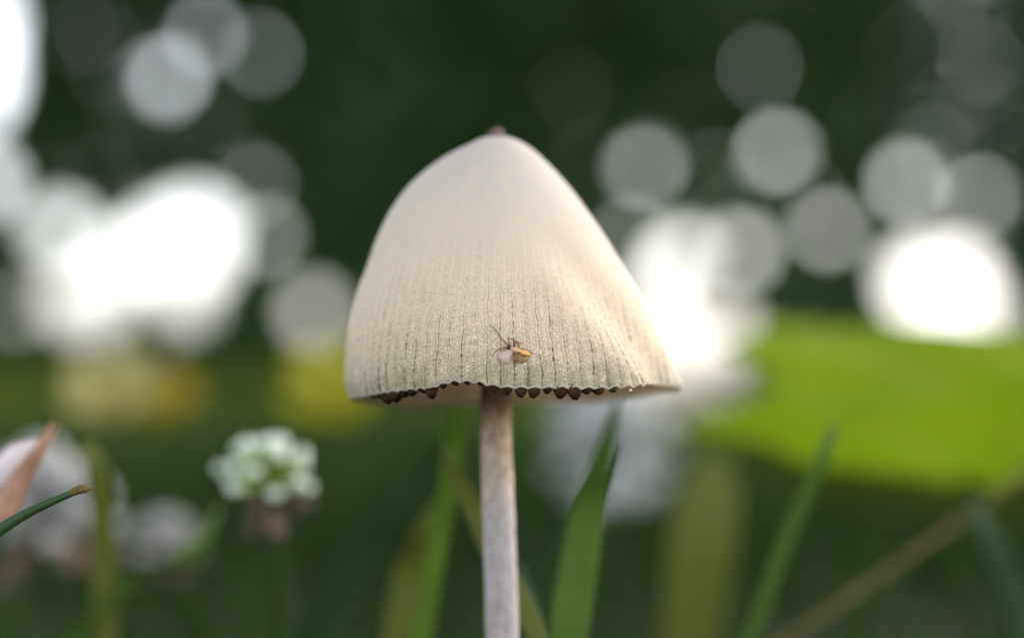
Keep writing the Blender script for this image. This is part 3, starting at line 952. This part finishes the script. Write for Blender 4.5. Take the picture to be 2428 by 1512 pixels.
# green twig with a brown tip and the dry spikelet at the edge
def twig():
    org = at(-260, 1460, -.012); org.z = 0
    t = thing("green_twig", "thin green twig with a withered brown tip", "twig", org)
    p = [at(*q) for q in [(176, 1166, -.0125), (110, 1194, -.0125), (50, 1224, -.0125), (-10, 1262, -.0125), (-120, 1340, -.0125)]] + [org - Vector((0, 0, .002))]
    p = smooth_path(p, 40)
    vs, fs = tube(p, list(np.interp(np.arange(40), [0, 8, 20, 39], [.00026, .00032, .00044, .0007])), 10)
    link("stem", mesh_of("stem", vs, fs, True, org), M['blade_dark'], t)
    p = smooth_path([at(168, 1169, -.0125), at(188, 1160, -.0126), at(203, 1158, -.0126), at(218, 1155, -.0126)], 14)
    vs, fs = tube(p, [.00026, .00030, .00034, .00030, .00036, .00040, .00034, .00032, .00036, .0003, .00026, .0002, .00014, .00006], 9)
    link("withered_tip", mesh_of("withered_tip", vs, fs, True, org), M['dry'], t)
twig()
def spikelet():
    org = at(-180, 1420, .004); org.z = 0
    t = thing("dry_spikelet", "reddish-brown dry grass spikelet with pale husks above the twig", "spikelet", org)
    def glume(pts, widths, mat, y):
        path = smooth_path([at(px, py, y + k * .0006) for k, (px, py) in enumerate(pts)], 20)
        vs, fs = tube(path, list(np.interp(np.linspace(0, len(pts) - 1, 20), range(len(pts)), widths) * MM), 10)
        c = np.array(vs); c[:, 1] = y + (c[:, 1] - y) * 0.45        # husks are flattened
        link("glume", mesh_of("glume", c, fs, True, org), mat, t)
    glume([(-40, 1170), (0, 1125), (50, 1075), (105, 1040)], [.3, 1.2, 1.1, .15], M['glume_pale'], .006)
    glume([(-20, 1240), (15, 1190), (60, 1110), (110, 1045), (135, 1000)], [.5, .9, .5, .4, .08], M['glume'], .003)
    glume([(0, 1245), (30, 1200), (60, 1150), (95, 1095), (150, 1005)], [.5, .8, .4, .3, .06], M['glume'], .004)
    glume([(-60, 1260), (0, 1220), (30, 1175), (70, 1100)], [.6, 1.0, .7, .1], M['glume'], .0015)
    p = smooth_path([at(-5, 1235, .003), at(-80, 1300, .003), org - Vector((0, 0, .002))], 16)
    vs, fs = tube(p, [.0006] * 16, 8)
    link("stem", mesh_of("stem", vs, fs, True, org), M['dry'], t)
spikelet()

# ------------------------------------------------------------------ clover heads
def floret_mesh(name, L, rmax, mat):
    """Slender pea-flower: narrow tube widening to a folded rounded banner."""
    stn = [(0, .30), (.25, .34), (.5, .55), (.72, .95), (.88, 1.0), (.97, .7), (1.0, .2)]
    vs, fs = [], []
    n = 8
    for f, r in stn:
        for k in range(n):
            a = 2 * math.pi * k / n
            vs.append((math.cos(a) * r * rmax, math.sin(a) * r * rmax * .75 + f * f * L * .12, f * L))
    for i in range(len(stn) - 1):
        for k in range(n):
            k2 = (k + 1) % n
            fs.append((i * n + k, i * n + k2, (i + 1) * n + k2, (i + 1) * n + k))
    fs.append(tuple(range(n))[::-1]); fs.append(tuple((len(stn) - 1) * n + k for k in range(n)))
    me = mesh_of(name, vs, fs)
    me.materials.append(mat)
    return me
def clover(px, py, y, scale, label, mats, nlow, seed, group="white clover heads in the grass"):
    r_ = random.Random(seed)
    c = at(px, py, y)
    t = thing("clover_flower", label, "flower", (c.x, c.y, 0), group)
    top, mid, low = mats
    L = 5.2 * scale * MM
    meT = floret_mesh("floret", L, 1.05 * scale * MM, top)
    meM = floret_mesh("floret", L * .8, 0.8 * scale * MM, mid)
    meB = floret_mesh("floret", L * .95, 0.9 * scale * MM, low)
    cz = Vector((0, 0, c.z))
    def put(me, direction, r0):
        o = bpy.data.objects.new("floret", me); col.objects.link(o); o.parent = t
        o.location = cz + direction * r0
        o.rotation_euler = direction.to_track_quat('Z', 'Y').to_euler()
    for k in range(9):
        a = k * 2.4; el = R(88 - 5 * k)
        put(meM, Vector((math.cos(a) * math.cos(el), math.sin(a) * math.cos(el), math.sin(el))), .0006)
    for k in range(24):
        a = k * 2.4 + r_.uniform(-.2, .2); el = R(74 - 88 * (k / 23) + r_.uniform(-8, 8))
        put(meT, Vector((math.cos(a) * math.cos(el), math.sin(a) * math.cos(el), math.sin(el))), r_.uniform(.0008, .0018) * scale)
    for k in range(nlow):
        a = k * 2.4 + 1 + r_.uniform(-.3, .3); el = R(r_.uniform(-78, -28))
        put(meB, Vector((math.cos(a) * math.cos(el), math.sin(a) * math.cos(el), math.sin(el))) , .0022 * scale)
    p = smooth_path([(0.004, 0.002, -.002), (0.002, 0.001, c.z * .5), (0, 0, c.z)], 14)
    vs, fs = tube(p, [.0008] * 14, 8)
    link("stem", mesh_of("stem", vs, fs), M['grass'], t)
WF, GF, BF, WP = M['white_floret'], M['green_floret'], M['brown_floret'], M['white_petal']
clover(632, 1148, .038, .80, "half-open clover head with white-tipped green florets over withered ones", (M['tip_floret'], GF, BF), 9, 3)
clover(100, 1235, .090, 1.6, "large white clover head behind the dry spikelet", (M['dimmed_floret'], M['dimmed_floret'], BF), 10, 5)
clover(385, 1300, .11, .8, "small dim white clover head low between the two larger ones", (M['dimmed_floret'], M['dimmed_floret'], BF), 8, 6)
clover(1450, 1045, .26, 2.3, "white clover head under the cap behind the rim-crossing blade", (WP, WP, WP), 10, 8)

# ------------------------------------------------------------------ yellow flowers
def buttercup(px, py, y, size, mat, label, seed):
    r_ = random.Random(seed)
    c = at(px, py, y)
    t = thing("buttercup", label, "flower", (c.x, c.y, 0), "yellow meadow flowers")
    n = 6
    for k in range(5):
        a0 = 2 * math.pi * k / 5
        vs, fs = [], []
        for i in range(n + 1):
            f = i / n
            rr = size * f
            half = .62 * math.sin(math.pi * min(.98, f * .78 + .06)) ** .7
            zz_ = size * (.75 * f ** 1.5)
            for j in (-1, -.5, 0, .5, 1):
                a = a0 + half * j
                vs.append((math.cos(a) * rr, math.sin(a) * rr, zz_ + size * .06 * j * j))
            for j in (1, .5, 0, -.5, -1):
                a = a0 + half * j * .98
                vs.append((math.cos(a) * rr, math.sin(a) * rr, zz_ + size * .06 * j * j - .00025))
        for i in range(n):
            for j in range(10):
                j2 = (j + 1) % 10
                fs.append((i * 10 + j, i * 10 + j2, (i + 1) * 10 + j2, (i + 1) * 10 + j))
        fs.append(tuple(n * 10 + j for j in range(10)))
        o = link("petal", mesh_of("petal", vs, fs), mat, t)
        o.location = (0, 0, c.z); o.rotation_euler = (R(52), r_.uniform(-.1, .1), 0)
    vs, fs = tube([Vector((0, 0, c.z + size * q)) for q in (-.05, .1, .25, .34)], [size * .12, size * .24, size * .2, size * .05], 12)
    link("centre", mesh_of("centre", vs, fs), M['amber_petal'], t)
    p = smooth_path([(r_.uniform(-.01, .01), .004, -.002), (0.002, .002, c.z * .5), (0, 0, c.z)], 14)
    vs, fs = tube(p, [.001] * 14, 8)
    link("stem", mesh_of("stem", vs, fs), M['grass'], t)
buttercup(800, 960, .17, .0095, M['yellow_petal'], "pure yellow buttercup blurred beside the cap's rim", 1)
buttercup(268, 960, .15, .0078, M['buff_petal'], "buff-yellow faded buttercup above the bent olive-green blade", 2)
buttercup(405, 965, .22, .0065, M['amber_petal'], "small amber buttercup next to the buff one", 3)

# ------------------------------------------------------------------ the big serrated leaf
def serrated_leaf(label, mat, dx=0, dy=0, dd=0.0, seed=0.0):
    # rows from the far upper edge to the near lower edge; left ends are the teeth
    rows = [(772, 1800, 2120, .098), (790, 1775, 2430, .094), (812, 1740, 2640, .090), (832, 1700, 2720, .086), (856, 1745, 2760, .083),
            (884, 1810, 2780, .080), (910, 1840, 2790, .077), (936, 1780, 2790, .074), (962, 1700, 2790, .071), (992, 1610, 2780, .068),
            (1014, 1660, 2760, .066), (1036, 1760, 2740, .064), (1060, 1840, 2700, .062), (1088, 1900, 2660, .060), (1112, 2040, 2600, .058), (1136, 2230, 2500, .057)]
    nx = 26
    org = at(2800 + dx, 1300, .085 + dd); org.z = 0
    t = thing("serrated_leaf", label, "leaf", org)
    top, bot = [], []
    for i, (py, x0, x1, y) in enumerate(rows):
        for k in range(nx):
            f = k / (nx - 1)
            x = x0 + (x1 - x0) * f
            wav = .0006 * math.sin(f * 9 + i * .5) + .0004 * math.sin(f * 21 - i)
            sag = 60 * (1 - f) * 0 
            p = at(x + dx + 14 * math.sin(i * 2.3 + seed) * (1 - f), py + sag + dy + 16 * math.sin(f * 15 + seed) * (i / 15) ** 3, y - .010 + dd)
            p.z += wav
            top.append(p); bot.append(p - Vector((0, 0.0, .00028)))
    n = len(rows)
    fs = []
    N_ = n * nx
    for i in range(n - 1):
        for k in range(nx - 1):
            a = i * nx + k
            fs.append((a, a + 1, a + nx + 1, a + nx))
            fs.append((N_ + a, N_ + a + nx, N_ + a + nx + 1, N_ + a + 1))
    for i in range(n - 1):
        for k in (0, nx - 1):
            a = i * nx + k
            fs.append((a, a + nx, N_ + a + nx, N_ + a) if k == 0 else (a, N_ + a, N_ + a + nx, a + nx))
    for k in range(nx - 1):
        a = k; fs.append((a, N_ + a, N_ + a + 1, a + 1))
        a = (n - 1) * nx + k; fs.append((a, a + 1, N_ + a + 1, N_ + a))
    link("blade", mesh_of("blade", top + bot, fs, True, org), mat, t)
    p = smooth_path([at(1720 + dx, 985 + dy, .0590 + dd), at(2000 + dx, 960 + dy, .0605 + dd), at(2400 + dx, 925 + dy, .0645 + dd), at(2780 + dx, 920 + dy, .0655 + dd), org + Vector((0, 0, -.002))], 40)
    vs, fs = tube(p, list(np.interp(np.arange(40), [0, 28, 39], [.0002, .0009, .0014])), 8)
    link("midrib", mesh_of("midrib", vs, fs, True, org), mat, t)
serrated_leaf("large bright green serrated leaf spreading beside the mushroom", M['broadleaf'], 0, 0, .040)
serrated_leaf("duller green serrated leaf added under the bright one to fade it into dark", M['fade_leaf'], 60, 85, .085, 1.7)
